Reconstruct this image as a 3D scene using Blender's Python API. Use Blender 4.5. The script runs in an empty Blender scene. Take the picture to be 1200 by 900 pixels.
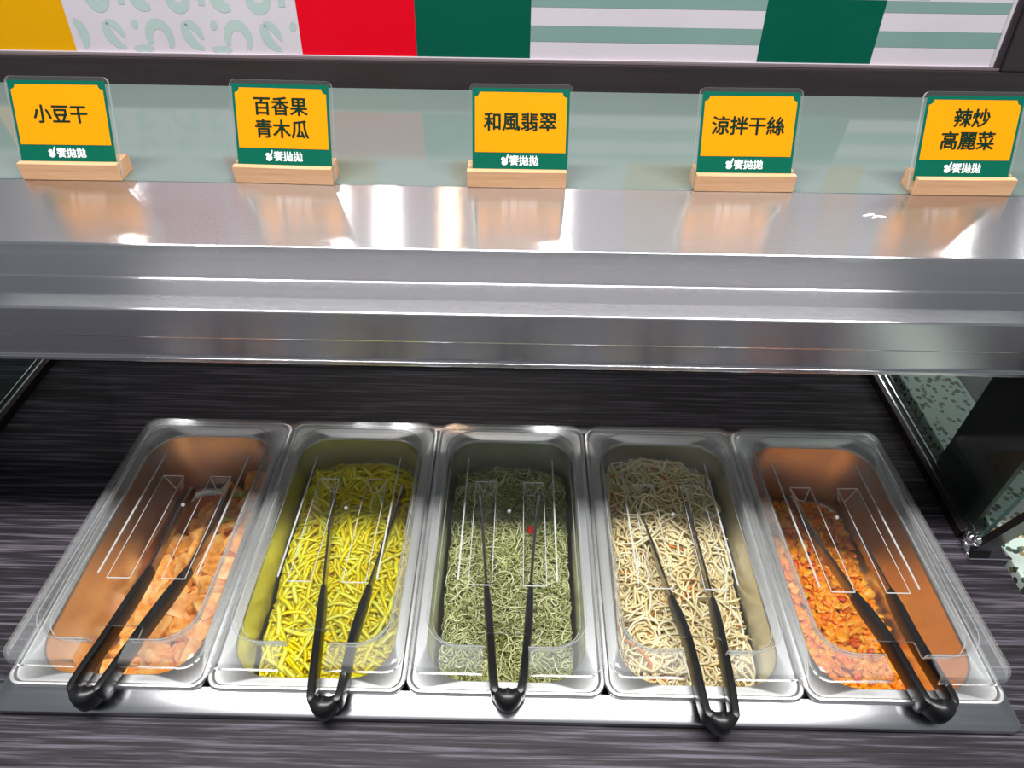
import bpy, bmesh, math, random
from mathutils import Vector, Matrix
from mathutils.geometry import delaunay_2d_cdt

S = bpy.context.scene
COL = S.collection
R = math.radians

# ------------------------------------------------------------------ camera
cam_d = bpy.data.cameras.new('camera')
cam_d.sensor_fit = 'HORIZONTAL'; cam_d.sensor_width = 36.0
cam_d.lens = 795.5 / 1200 * 36.0
cam_d.clip_start = 0.01
cam = bpy.data.objects.new('camera', cam_d); COL.objects.link(cam)
PITCH, YAW, ROLL = R(42.61), R(0.3326), R(0.8404)
cp, sp = math.cos(PITCH), math.sin(PITCH)
zr = Matrix.Rotation(YAW, 3, 'Z')
fw, rt, up = zr @ Vector((0, cp, -sp)), zr @ Vector((1, 0, 0)), zr @ Vector((0, sp, cp))
c_, s_ = math.cos(ROLL), math.sin(ROLL)
rt, up = c_ * rt + s_ * up, -s_ * rt + c_ * up
m = Matrix((rt, up, -fw)).transposed().to_4x4()
m.translation = Vector((0.00354, -0.25481, 0.60885))
cam.matrix_world = m
S.camera = cam

# ------------------------------------------------------------------ world, lamps, exposure
S.view_settings.view_transform = 'Standard'
S.view_settings.look = 'None'
S.view_settings.gamma = 1.0
S.view_settings.use_curve_mapping = False
S.view_settings.exposure = 0.0
w = bpy.data.worlds.new('room_light'); S.world = w; w.use_nodes = True
bg = w.node_tree.nodes['Background']
bg.inputs[0].default_value = (0.86, 0.93, 1.0, 1); bg.inputs[1].default_value = 0.27


def area(name, loc, sx, sy, power, col=(1, 1, 1), shape='RECTANGLE', rot=(0, 0, 0)):
    d = bpy.data.lights.new(name, 'AREA'); d.shape = shape; d.size = sx
    if shape in ('RECTANGLE', 'ELLIPSE'): d.size_y = sy
    d.energy = power; d.color = col
    o = bpy.data.objects.new(name, d); COL.objects.link(o)
    o.location = loc; o.rotation_euler = rot
    return o


# a strip of light over the counter and unseen kitchen lamps, set for the streaks in the steel
area('ceiling_strip_lamp', (0, 0.12, 1.75), 2.2, 0.18, 60, (1.0, 0.97, 0.95))
for lx, lp, lc in [(-1.50, 3, (1, 1, 1)), (-0.68, 2, (1, 1, 1)), (-0.50, 6, (1, 1, 1)), (-0.26, 2.5, (1, 0.62, 0.36)),
                   (0.15, 7, (1, 1, 1)), (1.70, 4, (1, 0.98, 0.92)), (2.02, 5, (0.95, 0.97, 1))]:
    area('kitchen_lamp', (lx, 2.05, 1.40), 0.06, 0.06, lp * 0.4, lc, 'DISK', (R(-82), 0, 0))
area('reflection_fill_strip', (0, 1.90, 2.35), 4.8, 0.15, 11, (1, 0.99, 0.98))  # unseen strip added to brighten the wall that the steel reflects

# ------------------------------------------------------------------ materials
def srgb(r, g, b):
    f = lambda v: (v / 255 / 12.92) if v / 255 <= 0.04045 else ((v / 255 + 0.055) / 1.055) ** 2.4
    return (f(r), f(g), f(b), 1)


def mat(name, col=(0.5, 0.5, 0.5, 1), rough=0.5, metal=0.0, **kw):
    m = bpy.data.materials.new(name); m.use_nodes = True
    b = m.node_tree.nodes['Principled BSDF']
    b.inputs['Base Color'].default_value = col
    b.inputs['Roughness'].default_value = rough
    b.inputs['Metallic'].default_value = metal
    for k, v in kw.items():
        b.inputs[k.replace('_', ' ')].default_value = v
    return m


def nodes(m):
    return m.node_tree.nodes, m.node_tree.links, m.node_tree.nodes['Principled BSDF']


def ramp(n, stops):
    r = n.new('ShaderNodeValToRGB')
    e = r.color_ramp.elements
    while len(e) < len(stops): e.new(0.5)
    for i, (p, c) in enumerate(stops):
        e[i].position = p; e[i].color = c
    return r


def noise_tex(n, l, scale, vec, detail=4, rough=0.6):
    tc = n.new('ShaderNodeTexCoord'); mp = n.new('ShaderNodeMapping')
    mp.inputs['Scale'].default_value = vec
    l.new(tc.outputs['Object'], mp.inputs[0])
    t = n.new('ShaderNodeTexNoise'); t.inputs['Scale'].default_value = scale
    t.inputs['Detail'].default_value = detail; t.inputs['Roughness'].default_value = rough
    l.new(mp.outputs[0], t.inputs['Vector'])
    return t


def noisy(name, stops, scale, vec=(1, 1, 1), rough=0.5, metal=0, bump=0.0, detail=4, bdist=0.001, **kw):
    m = mat(name, stops[0][1], rough, metal, **kw)
    n, l, b = nodes(m)
    t = noise_tex(n, l, scale, vec, detail)
    r = ramp(n, stops)
    l.new(t.outputs['Fac'], r.inputs[0]); l.new(r.outputs[0], b.inputs['Base Color'])
    if bump:
        bp = n.new('ShaderNodeBump'); bp.inputs['Strength'].default_value = bump; bp.inputs['Distance'].default_value = bdist
        l.new(t.outputs['Fac'], bp.inputs['Height']); l.new(bp.outputs[0], b.inputs['Normal'])
    return m


def brushed(name, col, rough, aniso, vec=(3, 400, 400), rvar=0.12):
    """stainless steel brushed along X (tangent from the UV map whose u runs along X)"""
    m = mat(name, col, rough, 1.0, Anisotropic=aniso, Anisotropic_Rotation=0.25)
    n, l, b = nodes(m)
    t = noise_tex(n, l, 1.0, vec, 3)
    mr = n.new('ShaderNodeMapRange')
    mr.inputs['To Min'].default_value = rough - rvar / 2; mr.inputs['To Max'].default_value = rough + rvar / 2
    l.new(t.outputs['Fac'], mr.inputs['Value']); l.new(mr.outputs[0], b.inputs['Roughness'])
    r = ramp(n, [(0.3, tuple(c * 0.94 for c in col[:3]) + (1,)), (0.7, col)])
    l.new(t.outputs['Fac'], r.inputs[0]); l.new(r.outputs[0], b.inputs['Base Color'])
    tg = n.new('ShaderNodeTangent'); tg.direction_type = 'UV_MAP'; tg.uv_map = 'UVMap'
    l.new(tg.outputs[0], b.inputs['Tangent'])
    return m


def clear(name, tint=(0.95, 0.97, 0.96, 1), ior=1.5, haze=0.03, rough=0.02, hazecol=(0.9, 0.92, 0.92, 1)):
    """clear plastic or thin glass: transmission, Fresnel reflection, a little milky haze"""
    m = bpy.data.materials.new(name); m.use_nodes = True
    n, l = m.node_tree.nodes, m.node_tree.links
    n.clear()
    out = n.new('ShaderNodeOutputMaterial')
    tr = n.new('ShaderNodeBsdfTransparent'); tr.inputs[0].default_value = tint
    df = n.new('ShaderNodeBsdfDiffuse'); df.inputs[0].default_value = hazecol
    gl = n.new('ShaderNodeBsdfGlossy'); gl.inputs['Roughness'].default_value = rough
    fr = n.new('ShaderNodeFresnel')
    ge = n.new('ShaderNodeNewGeometry'); mr = n.new('ShaderNodeMapRange')
    mr.inputs['To Min'].default_value = ior; mr.inputs['To Max'].default_value = 1 / ior    # same thin sheet from either side
    l.new(ge.outputs['Backfacing'], mr.inputs['Value']); l.new(mr.outputs[0], fr.inputs[0])
    m1 = n.new('ShaderNodeMixShader'); m1.inputs[0].default_value = haze
    m2 = n.new('ShaderNodeMixShader')
    l.new(tr.outputs[0], m1.inputs[1]); l.new(df.outputs[0], m1.inputs[2])
    l.new(fr.outputs[0], m2.inputs[0]); l.new(m1.outputs[0], m2.inputs[1]); l.new(gl.outputs[0], m2.inputs[2])
    l.new(m2.outputs[0], out.inputs[0])
    return m


def toned(name, stops, rough=0.45, **kw):
    """food: colour from the per-strand 'tone' attribute"""
    m = mat(name, stops[0][1], rough, 0, **kw)
    n, l, b = nodes(m)
    a = n.new('ShaderNodeAttribute'); a.attribute_name = 'tone'
    r = ramp(n, stops)
    l.new(a.outputs['Fac'], r.inputs[0]); l.new(r.outputs[0], b.inputs['Base Color'])
    return m


M = {}
M['laminate'] = noisy('dark_woodgrain_laminate', [(0.32, srgb(18, 16, 20)), (0.50, srgb(44, 40, 47)), (0.68, srgb(104, 98, 110))],
                      1.0, (9, 330, 330), rough=0.5, bump=0.35, detail=6, bdist=0.0006, Specular_IOR_Level=0.25)
M['plinth'] = noisy('counter_body_black', [(0.3, srgb(28, 27, 30)), (0.7, srgb(40, 38, 42))], 3, (1, 1, 20), rough=0.5)
M['floor'] = noisy('grey_floor_tile', [(0.3, srgb(168, 168, 164)), (0.7, srgb(186, 186, 182))], 6, rough=0.35)
M['wall'] = noisy('grey_wall_paint', [(0.3, srgb(226, 224, 226)), (0.7, srgb(234, 232, 234))], 3, rough=0.6)
M['steel'] = brushed('brushed_steel', (0.68, 0.67, 0.69, 1), 0.20, 1.0, (2, 700, 700), 0.03)
M['steel_frame'] = brushed('brushed_steel_frame', (0.50, 0.50, 0.52, 1), 0.24, 0.8)
M['pan'] = noisy('stainless_pan', [(0.3, (0.80, 0.80, 0.80, 1)), (0.7, (0.86, 0.86, 0.86, 1))], 30, (1, 6, 1), rough=0.36, metal=1.0)
M['chrome'] = mat('chrome', (0.8, 0.8, 0.82, 1), 0.12, 1.0)
M['dark_metal'] = noisy('dark_anodised_metal', [(0.3, srgb(52, 48, 48)), (0.7, srgb(66, 60, 58))], 40, (1, 1, 8), rough=0.3, metal=0.8)
M['tong_steel'] = noisy('tong_steel', [(0.3, (0.30, 0.28, 0.27, 1)), (0.7, (0.4, 0.38, 0.36, 1))], 60, rough=0.25, metal=1.0)
M['grip'] = noisy('black_grip_plastic', [(0.3, srgb(15, 15, 17)), (0.7, srgb(24, 24, 27))], 80, rough=0.32)
M['lid'] = clear('clear_polycarbonate', (0.97, 0.98, 0.98, 1), 1.45, 0.006, 0.05)
M['lid_edge'] = mat('polycarbonate_edge_and_glint', (0.75, 0.78, 0.78, 1), 0.15, 0.0, Alpha=0.62)  # cut edges and ribs, also the glints drawn along the pockets
M['lid_flange'] = clear('frosted_polycarbonate_flange', (0.95, 0.96, 0.96, 1), 1.45, 0.075, 0.12, (0.88, 0.91, 0.92, 1))
M['lid_line'] = mat('edge_light_line', (0.5, 0.53, 0.53, 1), 0.12, 0.0, Alpha=0.5)
M['acrylic'] = clear('clear_acrylic', (0.97, 0.98, 0.98, 1), 1.45, 0.02, 0.02)
M['acrylic_edge'] = mat('acrylic_edge', (0.55, 0.62, 0.62, 1), 0.15, 0.0, Alpha=0.55)
M['glass'] = clear('side_glass', (0.86, 0.93, 0.90, 1), 1.5, 0.01, 0.01, (0.6, 0.75, 0.7, 1))
M['glass_edge'] = mat('green_glass_edge', srgb(150, 190, 178), 0.15)
M['glass_top'] = noisy('back_painted_glass', [(0.3, srgb(100, 114, 110)), (0.7, srgb(108, 122, 118))], 2, rough=0.08)
M['wood'] = noisy('beech_wood', [(0.3, srgb(206, 156, 112)), (0.6, srgb(220, 174, 132)), (0.75, srgb(190, 136, 94))], 1.0, (14, 260, 260), rough=0.5, bump=0.1)
M['card_green'] = noisy('card_green', [(0.3, srgb(0, 92, 72)), (0.7, srgb(0, 96, 76))], 20, rough=0.5, Specular_IOR_Level=0.15)
M['card_yellow'] = noisy('card_yellow', [(0.3, srgb(238, 148, 0)), (0.7, srgb(241, 152, 0))], 20, rough=0.5, Specular_IOR_Level=0.15)
M['ink'] = noisy('dark_green_ink', [(0.3, srgb(6, 42, 28)), (0.7, srgb(8, 46, 30))], 20, rough=0.5, Specular_IOR_Level=0.15)
M['white_ink'] = noisy('white_ink', [(0.3, srgb(240, 246, 244)), (0.7, srgb(248, 250, 250))], 20, rough=0.5)
M['frame'] = noisy('dark_brown_frame', [(0.3, srgb(38, 31, 34)), (0.7, srgb(48, 40, 42))], 6, (1, 20, 20), rough=0.35)
M['frame_lip'] = noisy('frame_lip', [(0.3, srgb(104, 92, 96)), (0.7, srgb(120, 108, 110))], 6, (1, 20, 20), rough=0.35)
M['p_white'] = noisy('poster_white', [(0.3, srgb(190, 182, 190)), (0.7, srgb(196, 188, 196))], 8, rough=0.35, Specular_IOR_Level=0.15)
M['p_pale'] = noisy('poster_pale_green', [(0.3, srgb(158, 176, 172)), (0.7, srgb(166, 182, 178))], 8, rough=0.35, Specular_IOR_Level=0.15)
M['p_stripe'] = noisy('poster_stripe_green', [(0.3, srgb(112, 140, 134)), (0.7, srgb(118, 146, 140))], 8, rough=0.35, Specular_IOR_Level=0.15)
M['p_yellow'] = noisy('poster_yellow', [(0.3, srgb(206, 148, 0)), (0.7, srgb(210, 152, 2))], 8, rough=0.35, Specular_IOR_Level=0.15)
M['p_red'] = noisy('poster_red', [(0.3, srgb(204, 0, 26)), (0.7, srgb(208, 2, 30))], 8, rough=0.35, Specular_IOR_Level=0.15)
M['p_green'] = noisy('poster_green', [(0.3, srgb(0, 76, 60)), (0.7, srgb(0, 80, 64))], 8, rough=0.35, Specular_IOR_Level=0.15)


def terrazzo():
    m = mat('terrazzo', srgb(200, 215, 205), 0.35)
    n, l, b = nodes(m)
    tc = n.new('ShaderNodeTexCoord')
    v = n.new('ShaderNodeTexVoronoi'); v.inputs['Scale'].default_value = 135
    l.new(tc.outputs['Object'], v.inputs['Vector'])
    gt = n.new('ShaderNodeMath'); gt.operation = 'LESS_THAN'; gt.inputs[1].default_value = 0.46
    l.new(v.outputs['Distance'], gt.inputs[0])
    sep = n.new('ShaderNodeSeparateColor'); l.new(v.outputs['Color'], sep.inputs[0])
    g2 = n.new('ShaderNodeMath'); g2.operation = 'GREATER_THAN'; g2.inputs[1].default_value = 0.3
    l.new(sep.outputs[0], g2.inputs[0])
    mu = n.new('ShaderNodeMath'); mu.operation = 'MULTIPLY'
    l.new(gt.outputs[0], mu.inputs[0]); l.new(g2.outputs[0], mu.inputs[1])
    r = ramp(n, [(0.0, srgb(40, 52, 46)), (0.6, srgb(70, 92, 82)), (1.0, srgb(176, 150, 96))])
    l.new(sep.outputs[1], r.inputs[0])
    mx = n.new('ShaderNodeMix'); mx.data_type = 'RGBA'
    l.new(mu.outputs[0], mx.inputs[0]); mx.inputs[6].default_value = srgb(206, 222, 212); l.new(r.outputs[0], mx.inputs[7])
    l.new(mx.outputs[2], b.inputs['Base Color'])
    return m


M['terrazzo'] = terrazzo()
M['tofu'] = noisy('braised_tofu', [(0.28, srgb(190, 92, 20)), (0.45, srgb(240, 156, 66)), (0.68, srgb(255, 204, 122))], 70, rough=0.4, bump=0.4, bdist=0.0015, Subsurface_Weight=0.1, Subsurface_Scale=0.004)
M['pepper'] = noisy('green_pepper', [(0.3, srgb(120, 128, 40)), (0.7, srgb(170, 164, 70))], 60, rough=0.35)
M['papaya'] = toned('papaya_shreds', [(0.0, srgb(248, 212, 0)), (0.5, srgb(255, 226, 0)), (1.0, srgb(255, 242, 96))], 0.45, Subsurface_Weight=0.35, Subsurface_Scale=0.006)
M['seaweed'] = toned('seaweed_threads', [(0.0, srgb(124, 130, 54)), (0.5, srgb(190, 194, 122)), (1.0, srgb(240, 240, 190))], 0.25)
M['strips'] = toned('bean_curd_strips', [(0.0, srgb(242, 216, 156)), (0.5, srgb(252, 234, 184)), (0.9, srgb(255, 246, 214)), (1.0, srgb(224, 128, 40))], 0.4, Subsurface_Weight=0.1, Subsurface_Scale=0.004)
M['cabbage'] = toned('spicy_cabbage', [(0.0, srgb(214, 60, 4)), (0.10, srgb(248, 130, 12)), (0.6, srgb(255, 160, 22)), (1.0, srgb(255, 190, 60))], 0.35)
M['chili'] = noisy('red_chili', [(0.3, srgb(206, 24, 12)), (0.7, srgb(226, 50, 26))], 50, rough=0.3)
M['sauce'] = toned('sauce', [(0.0, srgb(200, 90, 30)), (1.0, srgb(230, 130, 50))], 0.3)

# ------------------------------------------------------------------ mesh helpers
def link(name, me, parent=None, mats=()):
    o = bpy.data.objects.new(name, me); COL.objects.link(o)
    for mm in mats: me.materials.append(M[mm] if isinstance(mm, str) else mm)
    if parent is not None: o.parent = parent
    return o


def mesh(name, verts, faces, mats, parent=None, smooth=None, mids=None, uvx=False):
    me = bpy.data.meshes.new(name)
    me.from_pydata([tuple(v) for v in verts], [], faces)
    me.validate(); me.update()
    if mids:
        me.polygons.foreach_set('material_index', mids)
    if uvx:
        uv = me.uv_layers.new(name='UVMap')
        for lp in me.loops:
            v = me.vertices[lp.vertex_index].co
            uv.data[lp.index].uv = (v.x, v.y + v.z * 0.83)
    if smooth is not None:
        me.polygons.foreach_set('use_smooth', [True] * len(me.polygons))
        me.set_sharp_from_angle(angle=R(smooth))
    return link(name, me, parent, mats if isinstance(mats, (list, tuple)) else [mats])


def frombm(name, bm, mats, parent=None, smooth=None, uvx=False):
    bmesh.ops.recalc_face_normals(bm, faces=bm.faces)
    me = bpy.data.meshes.new(name); bm.to_mesh(me); bm.free()
    if uvx:
        uv = me.uv_layers.new(name='UVMap')
        for lp in me.loops:
            v = me.vertices[lp.vertex_index].co
            uv.data[lp.index].uv = (v.x, v.y + v.z * 0.83)
    if smooth is not None:
        me.polygons.foreach_set('use_smooth', [True] * len(me.polygons))
        me.set_sharp_from_angle(angle=R(smooth))
        for p_ in me.polygons:
            if max(abs(c) for c in p_.normal) > 0.9999: p_.use_smooth = False       # flat faces stay flat
    return link(name, me, parent, mats if isinstance(mats, (list, tuple)) else [mats])


def bm_box(bm, x0, x1, y0, y1, z0, z1):
    v = [bm.verts.new((x, y, z)) for z in (z0, z1) for x, y in ((x0, y0), (x1, y0), (x1, y1), (x0, y1))]
    for f in ((0, 3, 2, 1), (4, 5, 6, 7), (0, 1, 5, 4), (1, 2, 6, 5), (2, 3, 7, 6), (3, 0, 4, 7)):
        bm.faces.new([v[i] for i in f])


def box(name, b, mats, parent=None, bev=0.0, uvx=False):
    bm = bmesh.new(); bm_box(bm, *b)
    if bev:
        bmesh.ops.bevel(bm, geom=list(bm.edges), offset=bev, segments=2, affect='EDGES', profile=0.6)
    return frombm(name, bm, mats, parent, 40 if bev else None, uvx)


def prism_x(name, prof, x0, x1, mats, parent=None, bev=0.0, seg=3, uvx=False):
    """extrude a (y, z) outline along x"""
    bm = bmesh.new()
    a = [bm.verts.new((x0, y, z)) for y, z in prof]; b = [bm.verts.new((x1, y, z)) for y, z in prof]
    n = len(prof)
    bm.faces.new(a); bm.faces.new(b[::-1])
    long_e = []
    for i in range(n):
        f = bm.faces.new((a[i], b[i], b[(i + 1) % n], a[(i + 1) % n]))
    if bev:
        long_e = [bm.edges.get((a[i], b[i])) for i in range(n)]
        bmesh.ops.bevel(bm, geom=long_e, offset=bev, segments=seg, affect='EDGES', profile=0.5)
    return frombm(name, bm, mats, parent, 30 if bev else None, uvx)


def plate(name, outline, t, mats, parent=None, holes=None):
    """flat outline in local x,z with thickness t towards -y"""
    n = len(outline)
    v = [(x, -t, z) for x, z in outline] + [(x, 0, z) for x, z in outline]
    f = [list(range(n)), list(range(2 * n - 1, n - 1, -1))]
    for i in range(n):
        j = (i + 1) % n
        f.append((i, i + n, j + n, j))
    return mesh(name, v, f, mats, parent)


def empty(name, loc=(0, 0, 0), rot=(0, 0, 0), label=None, cat=None, group=None):
    o = bpy.data.objects.new(name, None); COL.objects.link(o)
    o.location = loc; o.rotation_euler = rot; o.empty_display_size = 0.05
    return tag(o, label, cat, group)


def tag(o, label=None, cat=None, group=None, kind=None):
    if label: o['label'] = label
    if cat: o['category'] = cat
    if group: o['group'] = group
    if kind: o['kind'] = kind
    return o


def rr(hx, y0, y1, r, n=7, fx=None):
    """rounded rectangle, counter-clockwise from the front edge; fx adds two points on the front edge"""
    p = [(-hx + r, y0)]
    if fx: p += [(-fx, y0), (fx, y0)]
    p += [(hx - r, y0)]
    for cx, cy, a0 in ((hx - r, y0 + r, -90), (hx - r, y1 - r, 0), (-hx + r, y1 - r, 90), (-hx + r, y0 + r, 180)):
        for k in range(n + 1):
            a = R(a0 + 90 * k / n)
            q = (cx + r * math.cos(a), cy + r * math.sin(a))
            if (Vector(q) - Vector(p[-1])).length > 1e-6 and (Vector(q) - Vector(p[0])).length > 1e-6:
                p.append(q)
    return p


def loft(rings):
    """rings: list of (points2d, z) with equal counts -> verts, quads"""
    v, f = [], []
    n = len(rings[0][0])
    for pts, z in rings:
        assert len(pts) == n, (len(pts), n)
        v += [(x, y, z) for x, y in pts]
    for k in range(len(rings) - 1):
        for i in range(n):
            j = (i + 1) % n
            f.append((k * n + i, k * n + j, (k + 1) * n + j, (k + 1) * n + i))
    return v, f, n


# ------------------------------------------------------------------ the setting
tag(box('floor', (-2.5, 2.5, -2.5, 2.5, -0.94, -0.9), 'floor'), kind='structure')
tag(box('wall_back', (-2.5, 2.5, 2.2, 2.3, -0.9, 2.4), 'wall'), kind='structure')
wallb = bpy.data.objects['wall_back']
for x0, x1, mm in ((-1.50, -1.15, 'p_red'), (-1.06, -0.82, 'wood'), (0.72, 1.10, 'wood'), (1.50, 1.68, 'wood')):  # unseen panels added to colour the reflections in the steel shelf
    box('reflection_panel', (x0, x1, 2.17, 2.199, -0.2, 1.62), mm, wallb)

P = 0.178                       # pitch of the pans
WX, WY0, WY1 = 2.5 * P + 0.004, -0.020, 0.332   # well frame outline
counter = empty('serving_counter', (0, 0, -0.9), label='long serving counter with dark woodgrain laminate top around the food well', cat='counter')


def frame_plate(name, outer, inner, z0, z1, mats, parent, uvx=False, dz=0):
    ox0, ox1, oy0, oy1 = outer; ix0, ix1, iy0, iy1 = inner
    o = [(ox0, oy0), (ox1, oy0), (ox1, oy1), (ox0, oy1)]; i = [(ix0, iy0), (ix1, iy0), (ix1, iy1), (ix0, iy1)]
    v = [(x, y, z1 + dz) for x, y in o + i] + [(x, y, z0 + dz) for x, y in o + i]
    f = []
    for k in range(4):
        j = (k + 1) % 4
        f += [(k, j, j + 4, k + 4), (k + 8, k + 12, j + 12, j + 8), (k, k + 8, j + 8, j), (k + 4, j + 4, j + 12, k + 12)]
    return mesh(name, v, f, mats, parent, uvx=uvx)


frame_plate('worktop', (-1.3, 0.524, -0.30, 0.62), (-WX + 0.009, WX - 0.009, WY0 + 0.012, WY1 - 0.008), -0.045, -0.011, 'laminate', counter, dz=0.9)
bm = bmesh.new(); bm_box(bm, -1.28, 0.514, -0.27, 0.62, 0.0, 0.68)
for b in ((-1.28, 0.514, -0.27, -0.24, 0.68, 0.854), (-1.28, 0.514, 0.59, 0.62, 0.68, 0.854), (-1.28, -1.25, -0.24, 0.59, 0.68, 0.854), (0.484, 0.514, -0.24, 0.59, 0.68, 0.854)):
    bm_box(bm, *b)
frombm('body', bm, 'plinth', counter)

box('back_light_block', (-1.3, 0.524, 0.596, 0.616, 0.8895, 1.025), 'laminate', counter)  # unseen low panel added to keep light from behind off the counter

# terrazzo strip running along the right end of the counter and the black cabinet past it
ter = empty('terrazzo_ledge', (0.568, 0.2, -0.9), label='speckled pale green terrazzo ledge at the right end of the counter, behind the glass', cat='ledge')
box('cap', (-0.039, 0.041, -0.5, 0.42, 0.86, 0.895), 'terrazzo', ter, 0.002)
box('base', (-0.036, 0.038, -0.49, 0.42, 0.0, 0.86), 'plinth', ter)
cab = empty('dark_cabinet', (0.85, 0.2, -0.9), label='black cabinet beyond the terrazzo ledge at the right edge', cat='cabinet')
box('body', (-0.238, 0.4, -0.4, 0.42, 0.0, 0.88), 'plinth', cab)
box('top', (-0.240, 0.4, -0.42, 0.42, 0.88, 0.893), 'frame', cab, 0.002)

# stainless well frame with a basin
well = empty('food_well', (0, 0, -0.006), label='stainless steel drop-in frame that holds the row of five pans', cat='food well')
bm = bmesh.new()
o = rr(WX, WY0, WY1, 0.008, 3); i1 = rr(WX - 0.002, WY0 + 0.002, WY1 - 0.002, 0.007, 3); i2 = rr(WX - 0.0085, WY0 + 0.0235, WY1 - 0.0105, 0.006, 3)
v, f, n = loft([(o, -0.005), (o, 0.0022), (i1, 0.0036), (i2, 0.0036), (i2, -0.004)])
mesh('flange', v, f, 'steel_frame', well, 35, uvx=True)
bm.free()
bm = bmesh.new()
bx0, bx1, by0, by1 = -WX + 0.011, WX - 0.011, WY0 + 0.0240, WY1 - 0.011
for b in ((bx0, bx1, by0 - 0.001, by0, -0.16, -0.008), (bx0, bx1, by1, by1 + 0.001, -0.16, -0.008), (bx0 - 0.001, bx0, by0, by1, -0.16, -0.008), (bx1, bx1 + 0.001, by0, by1, -0.16, -0.008), (bx0, bx1, by0, by1, -0.161, -0.16)):
    bm_box(bm, *b)
frombm('basin', bm, 'pan', well)

# ------------------------------------------------------------------ overshelf of stepped stainless steel
shelf = empty('sneeze_guard_shelf', (0, 0.185, 0.22), label='brushed stainless steel overshelf with a stepped front edge above the pans', cat='shelf')
Y0, Z0 = 0.185, 0.22
prof = [(0.1853, 0.2486), (0.1853, 0.2788), (0.230, 0.2788), (0.230, 0.3115), (0.343, 0.3115), (0.343, 0.3060), (0.60, 0.3060), (0.60, 0.2486)]
prism_x('step_profile', [(y - Y0, z - Z0) for y, z in prof], -0.95, 0.78, 'steel', shelf, 0.0016, 3, True)
prof = [(0.1885, 0.226), (0.1885, 0.2486), (0.5, 0.2486), (0.5, 0.226), (0.2, 0.226), (0.2, 0.2215), (0.1862, 0.2215), (0.1862, 0.226)]
prism_x('lower_lip', [(y - Y0, z - Z0) for y, z in prof], -0.95, 0.78, 'steel', shelf, 0.0008, 2, True)
# white scuff on the steel
bm = bmesh.new()
for (sx, sy, a, ln) in ((0.318, 0.301, 20, 0.012), (0.327, 0.299, -10, 0.011), (0.322, 0.297, 35, 0.008)):
    ca, sa = math.cos(R(a)), math.sin(R(a))
    pts = [(-ln / 2, -0.0008), (0, -0.0017), (ln / 2, -0.0006), (ln / 2, 0.0008), (0.001, 0.0017), (-ln / 2, 0.0010)]
    bm.faces.new([bm.verts.new((sx + ca * x - sa * y, sy - Y0 + sa * x + ca * y, 0.3117 - Z0)) for x, y in pts])
frombm('scuff_mark', bm, 'white_ink', shelf)
gt = empty('glass_shelf_top', (0, 0.47, 0.3060), label='pale green glass top behind the steel overshelf, under the dark framed board', cat='glass shelf')
box('pane', (-0.95, 0.78, -0.1265, 0.1275, 0.0002, 0.0055), 'glass_top', gt, 0.0008)
box('back_edge', (-0.95, 0.78, 0.1277, 0.1290, 0.0002, 0.0058), 'glass_edge', gt, 0.0006)

# ------------------------------------------------------------------ glass side panels with feet and posts
def side_panel(x, s, label):
    t = empty('glass_side_panel', (x, 0.173, -0.011), label=label, cat='glass panel', group='glass end panels of the overshelf')
    H = 0.228
    # pane: front edge leans out slightly
    out = [(-0.002, 0.010), (0.40, 0.010), (0.40, H), (-0.022, H)]
    v = [(-0.003, y, z) for y, z in out] + [(0.003, y, z) for y, z in out]
    f = [(0, 3, 2, 1), (4, 5, 6, 7), (0, 1, 5, 4), (1, 2, 6, 5), (2, 3, 7, 6), (3, 0, 4, 7)]
    mesh('pane', v, f, ['glass', 'glass_edge'], t, mids=[0, 0, 1, 1, 1, 1])
    box('channel', (-0.009, 0.009, 0.012, 0.40, 0.0002, 0.012), 'dark_metal', t, 0.001)
    box('bead', (-0.0055, -0.0032, 0.012, 0.40, 0.012, 0.016), 'chrome', t, 0.0006)
    box('bead', (0.0032, 0.0055, 0.012, 0.40, 0.012, 0.016), 'chrome', t, 0.0006)
    # clamp foot
    bm = bmesh.new(); bm_box(bm, -0.010, 0.034, -0.018, 0.008, 0.0002, 0.004)
    bmesh.ops.bevel(bm, geom=list(bm.edges), offset=0.001, segments=2, affect='EDGES')
    frombm('foot_plate', bm, 'chrome', t, 40)
    bm = bmesh.new()
    for cy, cz, rad in ((0.004, 0.010, 0.009), (-0.004, 0.018, 0.007)):
        bmesh.ops.create_uvsphere(bm, u_segments=14, v_segments=8, radius=rad, matrix=Matrix.Translation((0, cy, cz)))
    frombm('clamp', bm, 'chrome', t, 60)
    # leaning flat post on the front edge
    a, b = Vector((0.008, -0.004, 0.004)), Vector((0.012, -0.060, H))
    dx, dy = 0.010, 0.004
    v = []
    for c in (a, b):
        v += [(c.x - dx, c.y - dy, c.z), (c.x + dx, c.y - dy, c.z), (c.x + dx, c.y + dy, c.z), (c.x - dx, c.y + dy, c.z)]
    mesh('front_post', v, [(0, 3, 2, 1), (4, 5, 6, 7), (0, 1, 5, 4), (1, 2, 6, 5), (2, 3, 7, 6), (3, 0, 4, 7)], 'dark_metal', t)
    box('rear_post', (0.010, 0.016, 0.022, 0.112, 0.0002, H), 'dark_metal', t, 0.001)
    return t


side_panel(0.497, 1, 'glass end panel with chrome clamp foot at the right of the pans')
side_panel(-0.640, -1, 'glass end panel at the far left of the counter, mostly out of view')

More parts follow.
